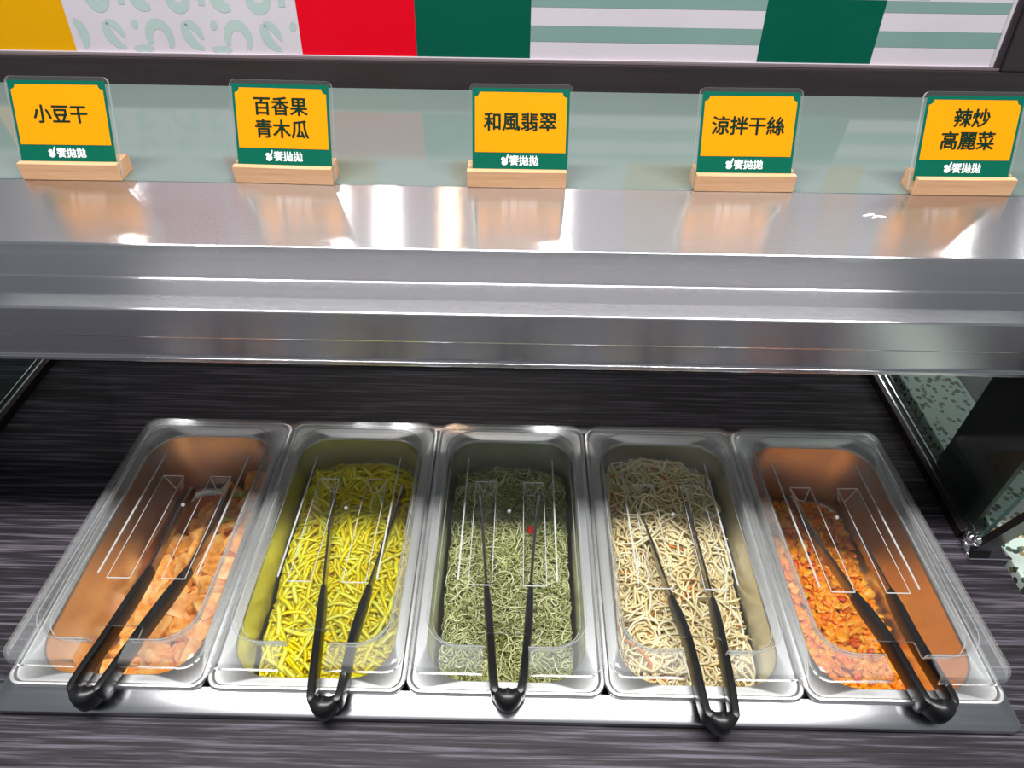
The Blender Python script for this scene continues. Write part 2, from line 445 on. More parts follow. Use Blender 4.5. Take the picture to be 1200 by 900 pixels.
# ------------------------------------------------------------------ framed board behind
board = empty('framed_poster_board', (0, 0.6015, 0.3040), (R(-8), 0, 0), label='dark framed poster board with coloured squares and stripes along the back', cat='poster board')
ZB, ZT = 0.0405, 0.152
box('backing', (-1.0, 0.565, 0.004, 0.02, 0.02, ZT), 'p_white', board)
box('frame_rail', (-1.0, 0.72, -0.006, 0.018, 0.001, 0.037), 'frame', board, 0.002)
box('frame_rail', (0.5755, 0.72, -0.006, 0.018, 0.0372, ZT), 'frame', board, 0.002)
box('frame_lip', (-1.0, 0.5752, -0.002, 0.004, 0.0372, 0.0402), 'frame_lip', board, 0.0005)
box('frame_lip', (0.5685, 0.5752, -0.002, 0.004, 0.0404, ZT), 'frame', board, 0.0005)
box('white_trim', (0.5650, 0.5683, 0.001, 0.004, 0.0404, ZT), 'p_white', board, 0.0004)
box('white_trim', (-1.0, 0.5648, 0.001, 0.004, 0.0404, 0.0416), 'p_white', board, 0.0004)
ROW = 0.1085
cells = [(-0.80, -0.668, 'p_green'), (-0.668, -0.532, 'p_yellow'), (-0.259, -0.1213, 'p_red'), (-0.1213, 0.0142, 'p_green'), (0.286, 0.4216, 'p_green')]
for x0, x1, mm in cells:
    box('colour_square', (x0, x1, 0.0037, 0.0042, 0.0418, ROW), mm, board)
for x0, x1 in ((0.0144, 0.2858), (0.4218, 0.5648)):
    for z0, z1 in ((0.0600, 0.0770), (0.0960, 0.1080)):
        box('stripe', (x0, x1, 0.0038, 0.0042, z0, z1), 'p_stripe', board)
for x0, x1, mm in [(-0.395, -0.259, 'p_red'), (-0.259, -0.19, 'p_yellow'), (-0.09, -0.05, 'p_yellow'), (0.15, 0.286, 'p_yellow'), (0.4216, 0.47, 'p_yellow')]:  # unseen upper row, added as colours for the steel to reflect
    box('colour_square', (x0, x1, 0.0037, 0.0042, 0.1095, 0.151), mm, board)


def arc_strip(bm, cx, cz, rx, rz, a0, a1, w0, w1, n=12, y=0.0038):
    prev = None
    for k in range(n + 1):
        t = k / n
        a = R(a0 + (a1 - a0) * t)
        w = (w0 + (w1 - w0) * t) * (0.35 + 0.65 * math.sin(math.pi * min(1, max(0.0, t * 0.9 + 0.08))))
        p = [bm.verts.new((cx + (rx + s * w) * math.cos(a), y, cz + (rz + s * w) * math.sin(a))) for s in (-0.5, 0.5)]
        if prev: bm.faces.new((prev[0], prev[1], p[1], p[0]))
        prev = p


def blob(bm, cx, cz, rx, rz, rot=0, n=10, y=0.0038):
    bm.faces.new([bm.verts.new((cx + rx * math.cos(2 * math.pi * k / n) * math.cos(rot) - rz * math.sin(2 * math.pi * k / n) * math.sin(rot), y,
                                cz + rx * math.cos(2 * math.pi * k / n) * math.sin(rot) + rz * math.sin(2 * math.pi * k / n) * math.cos(rot))) for k in range(n)])


bm = bmesh.new()
for k in range(-1, 3):
    x = -0.493 + k * 0.0935                       # left end of one leaf pair
    if x > -0.53:
        arc_strip(bm, x + 0.026, 0.070, 0.0215, 0.024, 172, 262, 0.013, 0.010)      # left leaf, outer curve
        arc_strip(bm, x + 0.006, 0.052, 0.018, 0.0215, 92, 12, 0.010, 0.008)        # left leaf, inner curve
        blob(bm, x + 0.040, 0.0715, 0.0042, 0.0055, -0.3)
    if x > -0.56:
        arc_strip(bm, x + 0.066, 0.056, 0.0130, 0.0165, 200, -35, 0.011, 0.012)     # right leaf arch
        if x + 0.05 > -0.52: blob(bm, x + 0.044, 0.0455, 0.013, 0.0042, 0.0)
    if x > -0.53:
        arc_strip(bm, x + 0.004, 0.104, 0.0115, 0.0150, 178, 362, 0.012, 0.012)     # row above: bowls and points
        blob(bm, x + 0.031, 0.0955, 0.0055, 0.0055, 0.785, 4)
        arc_strip(bm, x + 0.062, 0.112, 0.0200, 0.0220, 200, 275, 0.012, 0.016)
arc_strip(bm, -0.5265, 0.058, 0.0095, 0.016, 80, -50, 0.012, 0.012)
bmesh.ops.delete(bm, geom=[v_ for v_ in bm.verts if v_.co.z < 0.0405 or v_.co.x > -0.261], context='VERTS')
frombm('leaf_motif_print', bm, 'p_pale', board)

# ------------------------------------------------------------------ dish signs
DG = bpy.context.evaluated_depsgraph_get


def text_mesh(s, size, bold):
    cu = bpy.data.curves.new('lettering', 'FONT'); cu.body = s
    cu.size = size; cu.align_x = 'CENTER'; cu.align_y = 'CENTER'
    cu.extrude = 0.0001; cu.resolution_u = 3
    o = bpy.data.objects.new('lettering', cu); COL.objects.link(o)
    bpy.context.view_layer.update()
    me = bpy.data.meshes.new_from_object(o.evaluated_get(DG()))
    bpy.data.objects.remove(o); bpy.data.curves.remove(cu)
    me.transform(Matrix.Rotation(R(90), 4, 'X'))     # text stands in x,z facing -y
    bm = bmesh.new()                                 # bold: copies a hair apart
    for k, (dx, dz) in enumerate(((0, 0), (bold, 0), (-bold, 0), (0, bold * 0.6), (0, -bold * 0.6))):
        me2 = me.copy(); me2.transform(Matrix.Translation((dx, k * 0.00001, dz))); bm.from_mesh(me2); bpy.data.meshes.remove(me2)
    bm.to_mesh(me); bm.free()
    return me


def fit_text(me, wdt, cx, cz, y):
    xs = [v.co.x for v in me.vertices]; zs = [v.co.z for v in me.vertices]
    sc = wdt / (max(xs) - min(xs))
    mx, mz = (max(xs) + min(xs)) / 2, (max(zs) + min(zs)) / 2
    for v in me.vertices:
        v.co.x = (v.co.x - mx) * sc + cx; v.co.z = (v.co.z - mz) * sc + cz; v.co.y += y
    me.update()
    return me


brand_me = fit_text(text_mesh('饗拋拋', 0.01, 0.0002), 0.0272, 0.0035, 0.0115, -0.0004)
CW, CH = 0.0885, 0.0735
CELL = 0.0170


def sign(x, yaw, lines, label, cardx=0.0):
    t = empty('dish_sign', (x, 0.3485, 0.3117), (0, 0, yaw), label=label, cat='sign', group='dish name signs along the overshelf')
    L = 25
    hw, hd, hh = 0.0462, 0.0180, 0.0158; hf = 0.0075
    # block with a slanted slot
    tn = math.tan(R(L)); sw = 0.0036
    sb = 0.0038
    ys = lambda z: -0.0045 + (z - sb) * tn
    prof = [(-hf, 0.0), (hd, 0.0), (hd, hh), (ys(hh) + sw / 2, hh), (ys(sb) + sw / 2, sb), (ys(sb) - sw / 2, sb), (ys(hh) - sw / 2, hh), (-hf, hh)]
    prism_x('wood_base', prof, -hw, hw, 'wood', t, 0.0005, 1)
    ct = empty('card_holder', (cardx, ys(sb), sb), (R(-L), 0, 0)); ct.parent = t
    ct_me = None
    # acrylic sheet, rounded top corners
    r = 0.005; w, h = 0.0468, 0.0855
    o = [(-w, 0), (w, 0)]
    o += [(w - r + r * math.cos(R(a)), h - r + r * math.sin(R(a))) for a in range(0, 91, 15)]
    o += [(-w + r - r * math.sin(R(a)), h - r + r * math.cos(R(a))) for a in range(0, 91, 15)]
    bpy.data.objects.remove(ct)
    n = len(o)
    v = [(q[0], -0.0014, q[1]) for q in o] + [(q[0], 0.0014, q[1]) for q in o]
    f = [list(range(n)), list(range(2 * n - 1, n - 1, -1))] + [(i, i + n, (i + 1) % n + n, (i + 1) % n) for i in range(n)]
    hold = mesh('acrylic_holder', v, f, ['acrylic', 'acrylic_edge'], t, mids=[0, 0] + [1] * n)
    hold.location = (cardx, ys(sb), sb); hold.rotation_euler = (R(-L), 0, 0)
    card = plate('card', [(-CW / 2, 0.0), (CW / 2, 0.0), (CW / 2, CH), (-CW / 2, CH)], 0.0003, 'card_green', t)
    card.location = Vector((cardx, ys(sb), sb)) + Matrix.Rotation(R(-L), 3, 'X') @ Vector((0, -0.0016, 0.0085)); card.rotation_euler = (R(-L), 0, 0)
    # yellow field with scooped top corners
    yw, z0, z1, cr = CW / 2 * 0.945, 0.0185, CH * 0.952, 0.0042
    o = [(-yw, z0), (yw, z0)]
    o += [(yw - cr * math.sin(R(a)), z1 - cr * math.cos(R(a))) for a in range(0, 91, 15)]
    o += [(-yw + cr * math.cos(R(a)), z1 - cr * math.sin(R(a))) for a in range(0, 91, 15)]
    fld = plate('yellow_field', o, 0.0002, 'card_yellow', card); fld.location = (0, -0.0003, 0)
    zc = (z0 + z1) / 2 + 0.001
    for k, s in enumerate(lines):
        z = zc + (0.0098 - 0.0195 * k if len(lines) == 2 else 0)
        me = fit_text(text_mesh(s, 0.02, 0.00052), CELL * len(s) - 0.0012, -0.0005, z, -0.0007)
        link('lettering', me, card, ['ink'])
    bme = brand_me.copy() if brand_me.users else brand_me
    link('brand_lettering', bme, card, ['white_ink'] if not bme.materials else [])
    # little emblem left of the lettering
    bm = bmesh.new()
    blob(bm, -0.0143, 0.0096, 0.0030, 0.0024, 0.3, 12, -0.0006)
    blob(bm, -0.0158, 0.0128, 0.0020, 0.0016, 0.3, 8, -0.00062)
    blob(bm, -0.0124, 0.0132, 0.0009, 0.0042, -0.35, 8, -0.00065)
    frombm('emblem', bm, 'white_ink', card)
    return t


sign(-0.4175, R(0.5), ['小豆干'], 'leftmost yellow and green sign, one line of three characters 小豆干, on a wood block')
sign(-0.2170, R(-1.6), ['百香果', '青木瓜'], 'second sign from left with two even lines of three characters 百香果 青木瓜', 0.002)
sign(0.0015, R(0.3), ['和風翡翠'], 'middle yellow and green sign, one line of four characters 和風翡翠, above the seaweed pan', 0.003)
sign(0.2150, R(0.8), ['涼拌干絲'], 'fourth sign from left, one line of four characters 涼拌干絲, yellow and green', -0.002)
sign(0.4190, R(1.0), ['辣炒', '高麗菜'], 'rightmost sign with a short first line 辣炒 above 高麗菜, yellow and green', -0.004)

# ------------------------------------------------------------------ pans and lids
OY0, OY1, OHX = 0.0095, 0.3130, 0.0775
rings = [(rr(0.0888, 0.0, 0.325, 0.013), -0.0022), (rr(0.0888, 0.0, 0.325, 0.013), 0.0012), (rr(0.0878, 0.0008, 0.3242, 0.0125), 0.0026), (rr(0.0855, 0.0025, 0.3225, 0.012), 0.0030),
         (rr(0.0843, 0.0037, 0.3213, 0.0115), 0.0022), (rr(0.0836, 0.0044, 0.3206, 0.0115), 0.0004), (rr(0.0745, 0.0120, 0.3055, 0.038), 0.0002), (rr(0.0737, 0.0128, 0.3047, 0.038), -0.0006), (rr(0.0730, 0.0135, 0.3040, 0.038), -0.004),
         (rr(0.0722, 0.0143, 0.3032, 0.037), -0.016), (rr(0.0716, 0.0149, 0.3026, 0.037), -0.018), (rr(0.0675, 0.0190, 0.2985, 0.032), -0.092), (rr(0.0660, 0.0205, 0.2970, 0.031), -0.097), (rr(0.0625, 0.0240, 0.2935, 0.029), -0.1000)]
v, f, n = loft(rings)
f.append(list(range(len(v) - n, len(v))))
pan_me = None
foods = ['braised dried tofu', 'yellow shredded papaya', 'green seaweed threads', 'pale bean curd strips', 'orange spicy cabbage']
for k in range(5):
    lab = 'stainless steel food pan holding the ' + foods[k]
    if pan_me is None:
        pan = mesh('food_pan', v, f, 'pan', None, 40); pan_me = pan.data
    else:
        pan = link('food_pan', pan_me)
    sol = pan.modifiers.new('sheet', 'SOLIDIFY'); sol.thickness = 0.001; sol.offset = -1
    pan.location = ((k - 2) * P, 0, 0)
    tag(pan, lab, 'food pan', 'row of five steel food pans')

# lid: local origin at its far bottom edge
NX, NY = 0.020, -0.270
lr = [(0.0855, -0.312, 0.0, 0.014, 0.0), (0.0855, -0.312, 0.0, 0.014, 0.0066), (0.0848, -0.3113, -0.0007, 0.0135, 0.0082), (0.0832, -0.3097, -0.0023, 0.013, 0.009),
      (0.0738, -0.2915, -0.0150, 0.030, 0.009), (0.0722, -0.2900, -0.0165, 0.030, 0.0082), (0.0713, -0.2890, -0.0173, 0.030, 0.006),
      (0.0700, -0.2875, -0.0187, 0.030, -0.003), (0.0692, -0.2867, -0.0195, 0.030, -0.0045), (0.0675, -0.2850, -0.0212, 0.029, -0.005)]
rings = [(rr(a, b, c, d, 7, NX), e) for a, b, c, d, e in lr]
v, f, n = loft(rings)
f = [q for q in f if not (q[0] % n == 1)]            # open the notch in the front edge
floor_ring = rings[-1][0]; FZ = -0.005
pts = [Vector(p) for p in floor_ring]
edges = [(i, (i + 1) % n) for i in range(n)]
b0 = len(pts)
nr = 0.003
notch = [(-NX, NY - nr), (-NX + nr * 0.3, NY - nr * 0.3), (-NX + nr, NY), (NX - nr, NY), (NX - nr * 0.3, NY - nr * 0.3), (NX, NY - nr)]
pts += [Vector(p) for p in notch]
chain = [1] + list(range(b0, b0 + 6)) + [2]
edges += [(chain[i], chain[i + 1]) for i in range(len(chain) - 1)]
PK = []
for s in (-1, 1):
    xi, xo, yn, yf = 0.0155, 0.0385, -0.219, -0.083
    q = [(s * xi, yn), (s * xo, yn), (s * xo, yf), (s * xi, yf)]
    PK.append((s, xi, xo, yn, yf, q))
    b0 = len(pts); pts += [Vector(p) for p in q]
    edges += [(b0 + i, b0 + (i + 1) % 4) for i in range(4)]
vo, eo, fo, _, _, _ = delaunay_2d_cdt(pts, edges, [], 0, 1e-7)
poly = floor_ring


def inside(p, poly):
    c = False
    for i in range(len(poly)):
        (x1, y1), (x2, y2) = poly[i], poly[i - 1]
        if (y1 > p[1]) != (y2 > p[1]) and p[0] < (x2 - x1) * (p[1] - y1) / (y2 - y1) + x1: c = not c
    return c


npoly = [(-NX, -0.3)] + notch + [(NX, -0.3)]
base = len(v); v += [(p.x, p.y, FZ) for p in vo]
for t3 in fo:
    cx = sum(vo[i].x for i in t3) / len(t3); cy = sum(vo[i].y for i in t3) / len(t3)
    if not inside((cx, cy), poly) or inside((cx, cy), npoly): continue
    if any(q[5][0][1] < cy < q[5][2][1] and q[1] < abs(cx) < q[2] and cx * q[0] > 0 for q in PK): continue
    f.append([base + i for i in t3])
for s, xi, xo, yn, yf, q in PK:
    b0 = len(v)
    v += [(x, y, FZ) for x, y in q]
    v += [(s * (xi + 0.0030), yn + 0.004, FZ - 0.005), (s * (xi + 0.0150), yn + 0.004, FZ - 0.005), (s * (xi + 0.0110), yf - 0.006, FZ - 0.015), (s * (xi + 0.0040), yf - 0.006, FZ - 0.015)]
    for k in range(4):
        j = (k + 1) % 4
        f.append((b0 + k, b0 + j, b0 + 4 + j, b0 + 4 + k))
    f.append((b0 + 4, b0 + 5, b0 + 6, b0 + 7))
bm = bmesh.new()
bv = [bm.verts.new(p) for p in v]
for q in f:
    try: bm.faces.new([bv[i] for i in q])
    except ValueError: pass
bmesh.ops.remove_doubles(bm, verts=bm.verts, dist=1e-5)
bmesh.ops.recalc_face_normals(bm, faces=bm.faces)
lid_me = bpy.data.meshes.new('lid_sheet'); bm.to_mesh(lid_me); bm.free()
lid_me.polygons.foreach_set('use_smooth', [True] * len(lid_me.polygons)); lid_me.set_sharp_from_angle(angle=R(38))
for pl_ in lid_me.polygons:
    if abs(pl_.normal.z) > 0.999 or pl_.center.z < FZ - 0.0005: pl_.use_smooth = False      # flat panels stay flat
lid_me.materials.append(M['lid']); lid_me.materials.append(M['lid_edge']); lid_me.materials.append(M['lid_flange'])
for pl_ in lid_me.polygons:
    if pl_.center.z > 0.0015 and pl_.center.y < 0.001: pl_.material_index = 2
# raised ribs, gate mark (parts shared by all lids)
rib_me = {}
for s in (-1, 1):
    bm = bmesh.new()
    bm_box(bm, s * 0.049 - 0.0008, s * 0.049 + 0.0008, -0.215, -0.048, FZ + 0.0010, FZ + 0.0030)
    bmesh.ops.bevel(bm, geom=list(bm.edges), offset=0.0005, segments=2, affect='EDGES')
    me = bpy.data.meshes.new('rib'); bm.to_mesh(me); bm.free(); me.materials.append(M['lid_edge']); rib_me[s] = me
    xi, xo, yn, yf = 0.0155, 0.0385, -0.219, -0.083
    z0 = FZ + 0.0012
    fa, fb = Vector((s * xi, yf, z0)), Vector((s * xo, yf, z0))
    ga, gb = Vector((s * (xi + 0.0040), yf - 0.006, FZ - 0.0138)), Vector((s * (xi + 0.0110), yf - 0.006, FZ - 0.0138))
    na, nb = Vector((s * xi, yn, z0)), Vector((s * xo, yn, z0))
    segs = [(fa, fb), (fa, ga), (fb, gb), (na, nb), (fa, na), (fb, nb), (ga, gb)]  # pale tubes stand in for the glints on the pocket edges
    V, Fc = [], []
    for p_, q_ in segs:
        d = (q_ - p_).normalized(); u_ = d.cross(Vector((0.3, 0.2, 1))).normalized(); w_ = d.cross(u_)
        b0 = len(V); rad = 0.0004 if (p_, q_) in (segs[4], segs[5]) else 0.0006
        for c in (p_, q_):
            for k in range(6):
                an = math.pi * k / 3
                V.append(c + (u_ * math.cos(an) + w_ * math.sin(an)) * rad)
        for k in range(6):
            Fc.append((b0 + k, b0 + (k + 1) % 6, b0 + 6 + (k + 1) % 6, b0 + 6 + k))
        Fc += [tuple(b0 + k for k in range(5, -1, -1)), tuple(b0 + 6 + k for k in range(6))]
    me = bpy.data.meshes.new('pocket_edge_glint'); me.from_pydata([tuple(c) for c in V], [], Fc); me.update(); me.materials.append(M['lid_edge']); rib_me[('e', s)] = me
def bead(path, rad, name, closed=False):
    V, Fc = [], []; n_ = len(path)
    for i, p_ in enumerate(path):
        d = (path[min(i + 1, n_ - 1)] - path[max(i - 1, 0)]).normalized(); u_ = d.cross(Vector((0, 0, 1))).normalized(); w_ = d.cross(u_)
        V += [tuple(p_ + (u_ * math.cos(math.pi * k / 3) + w_ * math.sin(math.pi * k / 3)) * rad) for k in range(6)]
    for i in range(n_ - 1):
        for k in range(6):
            Fc.append((i * 6 + k, i * 6 + (k + 1) % 6, i * 6 + 6 + (k + 1) % 6, i * 6 + 6 + k))
    me = bpy.data.meshes.new(name); me.from_pydata(V, [], Fc); me.update(); me.materials.append(M['lid_line'])
    return me


nr_ = len(rings[0][0])
order = list(range(2, nr_)) + [0, 1]
edge_mes = [bead([Vector((rings[q_][0][i][0], rings[q_][0][i][1], rings[q_][1] + dz_)) for i in order], rd_, 'recess_edge_line') for q_, dz_, rd_ in ((8, 0.0014, 0.0006), (4, 0.0011, 0.0005))]  # grey tubes added to draw the lines light makes along the recess
bm = bmesh.new(); bmesh.ops.create_uvsphere(bm, u_segments=12, v_segments=6, radius=0.0022, matrix=Matrix.Translation((0, -0.125, FZ + 0.001)))
gate_me = bpy.data.meshes.new('gate_mark'); bm.to_mesh(gate_me); bm.free(); gate_me.materials.append(M['lid_edge'])
for k in range(5):
    lid = empty('pan_lid', ((k - 2) * P, 0.3205, 0.0034), (R(-3.3), 0, 0), 'clear notched plastic lid propped on tongs over the ' + foods[k], 'lid', 'clear lids on the five pans')
    sh = link('lid_sheet', lid_me, lid)
    sol = sh.modifiers.new('sheet', 'SOLIDIFY'); sol.thickness = 0.0020; sol.offset = 0; sol.material_offset_rim = 1; sol.use_rim_only = False
    for s in (-1, 1):
        link('rib', rib_me[s], lid); link('pocket_edge_glint', rib_me[('e', s)], lid)
    for em in edge_mes: link('recess_edge_line', em, lid)
    link('gate_mark', gate_me, lid)

# ------------------------------------------------------------------ tongs
def sweep(path, sec_w, sec_h, up=Vector((0, 0, 1))):
    """path of Vectors; sec_w(t), sec_h(t) half sizes; rounded-rectangle section"""
    n = len(path); v, f = [], []
    sec = []
    for k in range(12):
        a = 2 * math.pi * k / 12
        c, s = math.cos(a), math.sin(a)
        e = 0.55
        sec.append((math.copysign(abs(c) ** e, c), math.copysign(abs(s) ** e, s)))
    for i, p in enumerate(path):
        d = (path[min(i + 1, n - 1)] - path[max(i - 1, 0)]).normalized()
        side = d.cross(up).normalized(); u2 = side.cross(d).normalized()
        t = i / (n - 1)
        for a, b in sec: v.append(p + side * a * sec_w(t) + u2 * b * sec_h(t))
    m_ = len(sec)
    for i in range(n - 1):
        for k in range(m_):
            j = (k + 1) % m_
            f.append((i * m_ + k, i * m_ + j, (i + 1) * m_ + j, (i + 1) * m_ + k))
    f.append(list(range(m_))[::-1]); f.append(list(range((n - 1) * m_, n * m_)))
    return v, f


def catmull(ps, n=8):
    out = []
    q = [ps[0] * 2 - ps[1]] + list(ps) + [ps[-1] * 2 - ps[-2]]
    for i in range(1, len(q) - 2):
        for k in range(n):
            t = k / n
            a, b, c, d = q[i - 1], q[i], q[i + 1], q[i + 2]
            out.append(0.5 * ((2 * b) + (c - a) * t + (2 * a - 5 * b + 4 * c - d) * t * t + (3 * b - a - 3 * c + d) * t ** 3))
    out.append(q[-2])
    return out


def zt(y):  # height of the tongs' centre line: over the rim, under the lid, into the food
    return 0.0130 if y < 0 else (0.0130 - 0.15 * y)


def tongs(bend, L, Rr, label, lean=0.0):
    """bend: (x, y) of the loop; L, Rr: lists of (x, y) up each arm"""
    t = empty('serving_tongs', (bend[0], bend[1], 0.0), label=label, cat='tongs', group='tongs resting in the five pans')
    o = Vector((bend[0], bend[1], 0))
    pl = [Vector((x, y, zt(y))) - o for x, y in L]; prr = [Vector((x, y, zt(y))) - o for x, y in Rr]
    # grip loop, from left grip end round the bend to right grip end
    bl = Vector((-0.0125, 0.010, zt(0))); br = Vector((0.0125, 0.010, zt(0)))
    loop = [pl[1], pl[0], bl, Vector((-0.009, 0.0015, zt(0))), Vector((0, -0.003, zt(0))), Vector((0.009, 0.0015, zt(0))), br, prr[0], prr[1]]
    path = catmull(loop, 8)
    hh = lambda q: 0.0092 + 0.0026 * math.exp(-((q - 0.5) / 0.12) ** 2) - 0.0022 * max(0, abs(q - 0.5) * 2 - 0.9) * 10
    hw = lambda q: 0.0040 + 0.0046 * math.exp(-((q - 0.5) / 0.09) ** 2) - 0.0012 * max(0, abs(q - 0.5) * 2 - 0.9) * 10
    v, f = sweep(path, hw, hh); mesh('grip', v, f, 'grip', t, 50)
    for arm in (pl, prr):
        path = catmull([arm[1].lerp(arm[0], 0.25)] + arm[1:], 8)
        v, f = sweep(path, lambda q: 0.0013 + 0.0010 * q, lambda q: 0.0075 - 0.0015 * q)
        mesh('arm', v, f, 'tong_steel', t, 50)
    return t


tongs((-0.3600, -0.012), [(-0.3686, 0.0449), (-0.3642, 0.1216), (-0.3691, 0.2035), (-0.3697, 0.2378)], [(-0.3385, 0.0546), (-0.3255, 0.1227), (-0.3242, 0.1942), (-0.3282, 0.2389)], 'black-handled tongs resting in the braised tofu pan')
tongs((-0.1540, -0.016), [(-0.1746, 0.0494), (-0.1829, 0.1026), (-0.198, 0.1949), (-0.2053, 0.2423)], [(-0.1418, 0.0500), (-0.1380, 0.1037), (-0.1299, 0.1967), (-0.1263, 0.2488)], 'black-handled tongs resting in the yellow papaya pan')
tongs((0.0024, -0.006), [(-0.0146, 0.0485), (-0.0213, 0.1086), (-0.0302, 0.1994), (-0.0349, 0.2329)], [(0.0196, 0.0493), (0.0233, 0.1097), (0.0299, 0.201), (0.0343, 0.2348)], 'black-handled tongs resting in the green seaweed pan')
tongs((0.1830, -0.022), [(0.1690, 0.051), (0.1619, 0.0986), (0.1514, 0.1851), (0.1425, 0.2448)], [(0.2003, 0.0516), (0.202, 0.0965), (0.2028, 0.1802), (0.2028, 0.2464)], 'black-handled tongs resting in the bean curd strip pan')
tongs((0.3730, -0.008), [(0.3568, 0.0552), (0.346, 0.1071), (0.3342, 0.1811), (0.3275, 0.2427)], [(0.3826, 0.0558), (0.3836, 0.1111), (0.3825, 0.1787), (0.3818, 0.2442)], 'black-handled tongs resting in the orange cabbage pan')

# ------------------------------------------------------------------ food
class Food:
    def __init__(self, seed):
        self.v, self.f, self.t = [], [], []
        self.r = random.Random(seed)

    def surface(self, h, x0, x1, y0, y1, tone, nx=40, ny=72, rad=0.03):
        """the body of the heap under the loose pieces"""
        b = len(self.v)
        for j in range(ny + 1):
            for i in range(nx + 1):
                x = x0 + (x1 - x0) * i / nx; y = y0 + (y1 - y0) * j / ny
                # pull the corners in to the rounded pan
                cxs = max(0, abs(x - (x0 + x1) / 2) - ((x1 - x0) / 2 - rad)); cys = max(0, abs(y - (y0 + y1) / 2) - ((y1 - y0) / 2 - rad))
                d = math.hypot(cxs, cys)
                if d > rad:
                    k = rad / d
                    x -= math.copysign(cxs * (1 - k), x - (x0 + x1) / 2); y -= math.copysign(cys * (1 - k), y - (y0 + y1) / 2)
                self.v.append((x, y, h(x, y) + self.r.uniform(-0.0015, 0.0015)))
                self.t.append(max(0, min(1, tone + self.r.uniform(-0.25, 0.25))))
        for j in range(ny):
            for i in range(nx):
                a = b + j * (nx + 1) + i
                self.f.append((a, a + 1, a + nx + 2, a + nx + 1))

    def strand(self, p, w, hgt, tone, tip=0.55):
        b = len(self.v); n = len(p)
        for i, q in enumerate(p):
            d = (p[min(i + 1, n - 1)] - p[max(i - 1, 0)]).normalized()
            s = d.cross(Vector((0, 0, 1)))
            s = s.normalized() if s.length > 1e-5 else Vector((1, 0, 0))
            u = s.cross(d)
            k = tip if i in (0, n - 1) else 1
            for a, c in ((1, 0), (0, 1), (-1, 0), (0, -1)):
                self.v.append(q + s * a * w * k + u * c * hgt * k); self.t.append(tone)
        for i in range(n - 1):
            for k in range(4):
                j = (k + 1) % 4
                self.f.append((b + i * 4 + k, b + i * 4 + j, b + i * 4 + 4 + j, b + i * 4 + 4 + k))
        self.f.append((b, b + 3, b + 2, b + 1)); e = b + (n - 1) * 4; self.f.append((e, e + 1, e + 2, e + 3))

    def strands(self, n, h, x0, x1, y0, y1, length, w, hgt, curl, lift, seg=6, tone=None, wob=0.0, rad=0.03, tip=0.55):
        r = self.r
        for _ in range(n):
            x, y = r.uniform(x0, x1), r.uniform(y0, y1)
            a = r.uniform(0, 2 * math.pi); L = r.uniform(*length); c = r.gauss(0, curl)
            up = r.random() ** 2 * lift; p = []
            tilt = r.gauss(0, 0.12)
            for k in range(seg + 1):
                cxs = max(0, abs(x - (x0 + x1) / 2) - ((x1 - x0) / 2 - rad)); cys = max(0, abs(y - (y0 + y1) / 2) - ((y1 - y0) / 2 - rad))
                if not (x0 < x < x1 and y0 < y < y1) or math.hypot(cxs, cys) > rad: break
                arch = math.sin(math.pi * k / seg) * up
                p.append(Vector((x, y, h(x, y) + 0.001 + arch + r.uniform(0, wob) + tilt * (k / seg - 0.5) * L * 0.5 + up * 0.3)))
                a += c + r.gauss(0, curl * 0.5)
                x += math.cos(a) * L / seg; y += math.sin(a) * L / seg
            if len(p) > 2:
                self.strand(p, w * r.uniform(0.75, 1.25), hgt * r.uniform(0.75, 1.25), (tone(r) if tone else r.random()), tip)

    def flakes(self, n, h, x0, x1, y0, y1, size, lift, tone=None, rad=0.03):
        """bent chopped leaves"""
        r = self.r
        for _ in range(n):
            x, y = r.uniform(x0, x1), r.uniform(y0, y1)
            cxs = max(0, abs(x - (x0 + x1) / 2) - ((x1 - x0) / 2 - rad)); cys = max(0, abs(y - (y0 + y1) / 2) - ((y1 - y0) / 2 - rad))
            if math.hypot(cxs, cys) > rad: continue
            s = r.uniform(*size); asp = r.uniform(0.3, 0.8); a = r.uniform(0, 6.28)
            rot = Matrix.Rotation(a, 3, 'Z') @ Matrix.Rotation(r.gauss(0, 0.45), 3, 'X') @ Matrix.Rotation(r.gauss(0, 0.35), 3, 'Y')
            c = Vector((x, y, h(x, y) + 0.002 + r.random() ** 2 * lift)); bend = r.uniform(-0.5, 0.9) * s; tn = tone(r) if tone else r.random()
            b = len(self.v); th = r.uniform(0.0006, 0.0013)
            for side in (1, -1):
                for j in range(4):
                    for i in range(3):
                        u = i - 1; w_ = j / 1.5 - 1
                        wd = asp * (1 - 0.45 * abs(w_) ** 2) * (1 + r.uniform(-0.12, 0.12))
                        q = Vector((u * s / 2 * wd, w_ * s / 2, bend * (0.25 - w_ * w_ * 0.25) + 0.12 * s * abs(u) * r.uniform(0, 1) + side * th))
                        self.v.append(c + rot @ q); self.t.append(max(0, min(1, tn + r.uniform(-0.08, 0.08))))
            for j in range(3):
                for i in range(2):
                    k = b + j * 3 + i
                    self.f.append((k, k + 1, k + 4, k + 3)); k += 12
                    self.f.append((k, k + 3, k + 4, k + 1))
            per = [0, 1, 2, 5, 8, 11, 10, 9, 6, 3]
            for i in range(len(per)):
                p_, q_ = per[i], per[(i + 1) % len(per)]
                self.f.append((b + p_, b + 12 + p_, b + 12 + q_, b + q_))

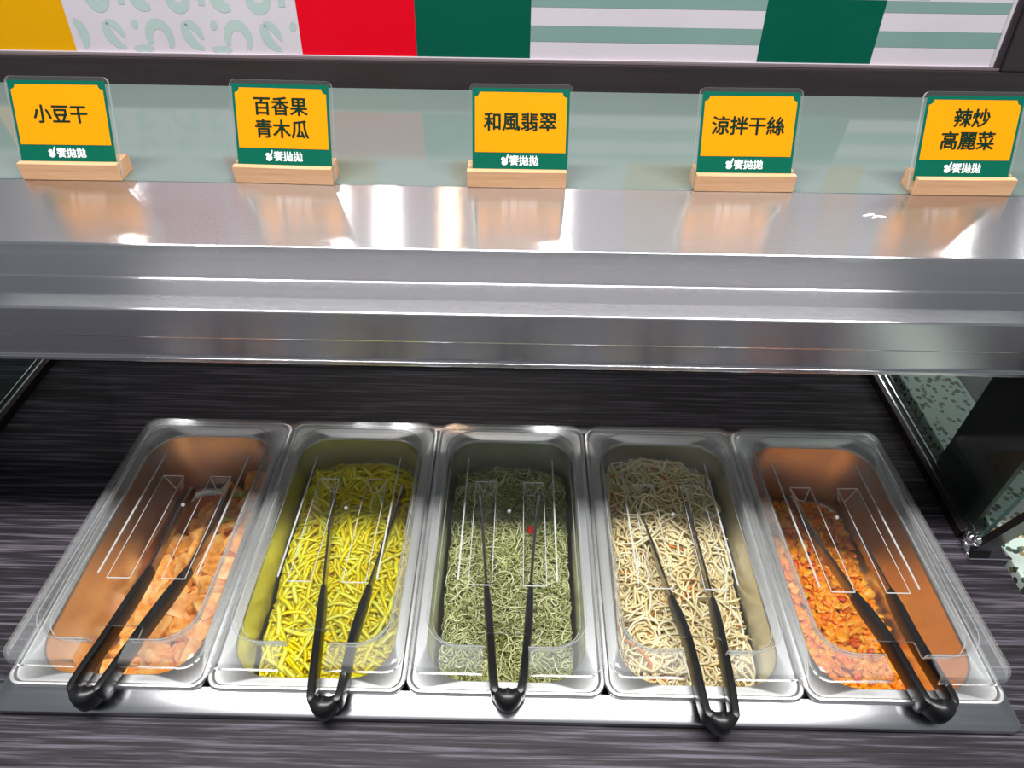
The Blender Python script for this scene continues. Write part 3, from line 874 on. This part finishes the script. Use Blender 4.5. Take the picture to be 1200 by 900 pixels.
    def build(self, name, m, label, cat, loc):
        o = Vector(loc)
        me = bpy.data.meshes.new(name)
        me.from_pydata([tuple(Vector(p) - o) for p in self.v], [], self.f); me.update()
        at = me.attributes.new('tone', 'FLOAT', 'POINT'); at.data.foreach_set('value', self.t)
        me.polygons.foreach_set('use_smooth', [True] * len(me.polygons))
        ob = link(name, me, None, [m]); ob.location = loc
        return tag(ob, label, cat, kind='stuff')


def lump(x, y, s, a, k):
    return a * (math.sin(x * k + s) * math.cos(y * k * 0.8 + s * 2.1) + 0.6 * math.sin(x * k * 2.1 + y * k * 1.7 + s * 3))


def wallx(z): return 0.0738 - (-0.018 - z) / 0.074 * 0.0058 - 0.002

# papaya
cx = -P
h2 = lambda x, y: -0.056 + 0.014 * (1 - ((x - cx) / 0.085) ** 2) + 0.010 * (y / 0.3) - 0.020 * max(0, (y - 0.27) / 0.03) ** 2 + lump(x, y, 1, 0.003, 70)
F = Food(2)
F.surface(lambda x, y: h2(x, y) - 0.0008, cx - 0.0655, cx + 0.0655, 0.020, 0.293, 0.75)
F.strands(2600, h2, cx - 0.0665, cx + 0.0665, 0.0185, 0.294, (0.03, 0.07), 0.0022, 0.0007, 0.10, 0.008, 6, tip=0.25)
F.build('shredded_papaya', 'papaya', 'heap of bright yellow shredded green papaya in the second pan', 'papaya', (cx, 0.16, -0.099))
# seaweed
h3 = lambda x, y: -0.050 + 0.008 * (1 - (x / 0.08) ** 2) + 0.006 * (y / 0.3) - 0.016 * max(0, (y - 0.26) / 0.04) ** 2 + lump(x, y, 2, 0.003, 60)
F = Food(3)
F.surface(lambda x, y: h3(x, y) - 0.0012, -0.0655, 0.0655, 0.020, 0.294, 0.4)
F.strands(5200, h3, -0.0665, 0.0665, 0.0185, 0.295, (0.02, 0.06), 0.00065, 0.0005, 0.55, 0.009, 8)
F.build('seaweed_salad', 'seaweed', 'tangle of olive green seaweed threads in the middle pan', 'seaweed', (0, 0.16, -0.099))
bm = bmesh.new(); bm_box(bm, -0.0035, 0.0035, -0.005, 0.005, 0.0, 0.003); bmesh.ops.bevel(bm, geom=list(bm.edges), offset=0.001, segments=2, affect='EDGES')
ch = frombm('chili_piece', bm, 'chili', None, 40); ch.location = (0.0245, 0.196, h3(0.0245, 0.196) + 0.011)
tag(ch, 'small red chili piece on the green seaweed threads', 'chili')
# bean curd strips
cx4 = P
h4 = lambda x, y: -0.056 + 0.012 * (1 - ((x - cx4) / 0.09) ** 2) + 0.022 * (y / 0.3) - 0.014 * max(0, (y - 0.27) / 0.03) ** 2 - 0.008 * (x - cx4) / 0.07 + lump(x, y, 4, 0.0035, 65)
F = Food(4)
F.surface(lambda x, y: h4(x, y) - 0.0015, cx4 - 0.0655, cx4 + 0.0655, 0.020, 0.292, 0.6)
F.strands(1700, h4, cx4 - 0.0665, cx4 + 0.0665, 0.0185, 0.293, (0.05, 0.11), 0.0013, 0.0012, 0.42, 0.014, 10, tone=lambda r: 1.0 if r.random() < 0.025 else r.uniform(0, 0.9))
F.build('bean_curd_strips', 'strips', 'tangle of pale cream bean curd strips in the fourth pan', 'bean curd', (cx4, 0.16, -0.099))
# cabbage
cx5 = 2 * P
def h5(x, y):
    u = (x - cx5)
    return max(-0.0985, -0.066 - 0.020 * (u + 0.06) / 0.12 - 0.030 * max(0, (u - 0.015) / 0.045) - 0.022 * max(0, (y - 0.24) / 0.04) ** 2 + lump(x, y, 5, 0.003, 80))
F = Food(5)
F.surface(lambda x, y: h5(x, y) - 0.003, cx5 - 0.0655, cx5 + 0.060, 0.021, 0.288, 0.35)
F.flakes(2800, h5, cx5 - 0.066, cx5 + 0.058, 0.021, 0.288, (0.007, 0.017), 0.009)
F.build('spicy_cabbage', 'cabbage', 'heap of orange chopped spicy cabbage in the rightmost pan', 'cabbage', (cx5, 0.16, -0.099))
# tofu: single pieces
cx1 = -2 * P
rng = random.Random(11)
tofu_mes = []
for k in range(6):
    bm = bmesh.new()
    a, b, c = rng.uniform(0.0135, 0.018), rng.uniform(0.010, 0.0135), rng.uniform(0.0045, 0.007)
    bm_box(bm, -a, a, -b, b, -c, c)
    bmesh.ops.subdivide_edges(bm, edges=list(bm.edges), cuts=2, use_grid_fill=True)
    for q in bm.verts:
        q.co += Vector((rng.uniform(-1, 1), rng.uniform(-1, 1), rng.uniform(-1, 1))) * 0.0011
        q.co *= 1 - 0.10 * max(0, (abs(q.co.x) / a + abs(q.co.y) / b + abs(q.co.z) / c - 2.2))
        q.co.z += 0.0015 * math.cos(q.co.x / a * 1.5)
    bmesh.ops.recalc_face_normals(bm, faces=bm.faces)
    me = bpy.data.meshes.new('tofu_piece'); bm.to_mesh(me); bm.free(); me.materials.append(M['tofu'])
    me.polygons.foreach_set('use_smooth', [True] * len(me.polygons)); me.set_sharp_from_angle(angle=R(50))
    tofu_mes.append(me)
h1 = lambda u, y: -0.093 + 0.030 * max(0, min(1, (u + 0.055) / 0.085)) * (1 - 0.6 * max(0, (y - 0.21) / 0.09))
placed = []
for layer in range(3):
    tries = 0; cnt = 0
    while tries < 500 and cnt < (34, 30, 20)[layer]:
        tries += 1
        y = rng.uniform(0.032, 0.275); lo = -0.052 + 0.018 * layer + 0.05 * max(0, (y - 0.16) / 0.12)
        u = rng.uniform(lo, 0.056)
        if any(abs(u - a) < 0.0195 and abs(y - b) < 0.0195 and c == layer for a, b, c in placed): continue
        placed.append((u, y, layer)); cnt += 1
        o = link('tofu_piece', rng.choice(tofu_mes))
        o.location = (cx1 + u, y, h1(u, y) + layer * 0.0095)
        o.rotation_euler = (rng.gauss(0, 0.4), rng.gauss(0, 0.4), rng.uniform(0, 6.28))
        tag(o, 'orange-brown piece of braised dried tofu heaped in the leftmost pan', 'tofu', 'braised tofu pieces in the leftmost pan')
bm = bmesh.new(); bm_box(bm, -0.006, 0.006, -0.009, 0.009, -0.0015, 0.0015); bmesh.ops.subdivide_edges(bm, edges=list(bm.edges), cuts=2, use_grid_fill=True)
for q in bm.verts: q.co.z += 0.004 * (1 - (q.co.y / 0.009) ** 2); q.co.x *= 1 - 0.3 * (q.co.y / 0.009) ** 2
bm.normal_update(); pep_me = bpy.data.meshes.new('pepper_piece'); bm.to_mesh(pep_me); bm.free(); pep_me.materials.append(M['pepper'])
for (u, y, a, lab) in ((0.020, 0.228, 0.4, 'yellow-green pepper piece on the tofu, nearest the tong tips'), (0.034, 0.245, 1.6, 'yellow-green pepper piece at the far end of the tofu heap'), (0.030, 0.205, 2.4, 'yellow-green pepper piece on the tofu, closest to the viewer of three')):
    o = link('pepper_piece', pep_me); o.location = (cx1 + u, y, h1(u, y) + 0.028); o.rotation_euler = (0.3, 0.2, a)
    tag(o, lab, 'pepper', 'pepper pieces in the tofu pan')
F = Food(7)
F.surface(lambda x, y: max(-0.0985, h1(x - cx1, y) - 0.004), cx1 - 0.060, cx1 + 0.062, 0.024, 0.285, 0.4)
F.build('tofu_sauce', 'sauce', 'brown sauce under the braised tofu in the leftmost pan', 'sauce', (cx1, 0.16, -0.099))
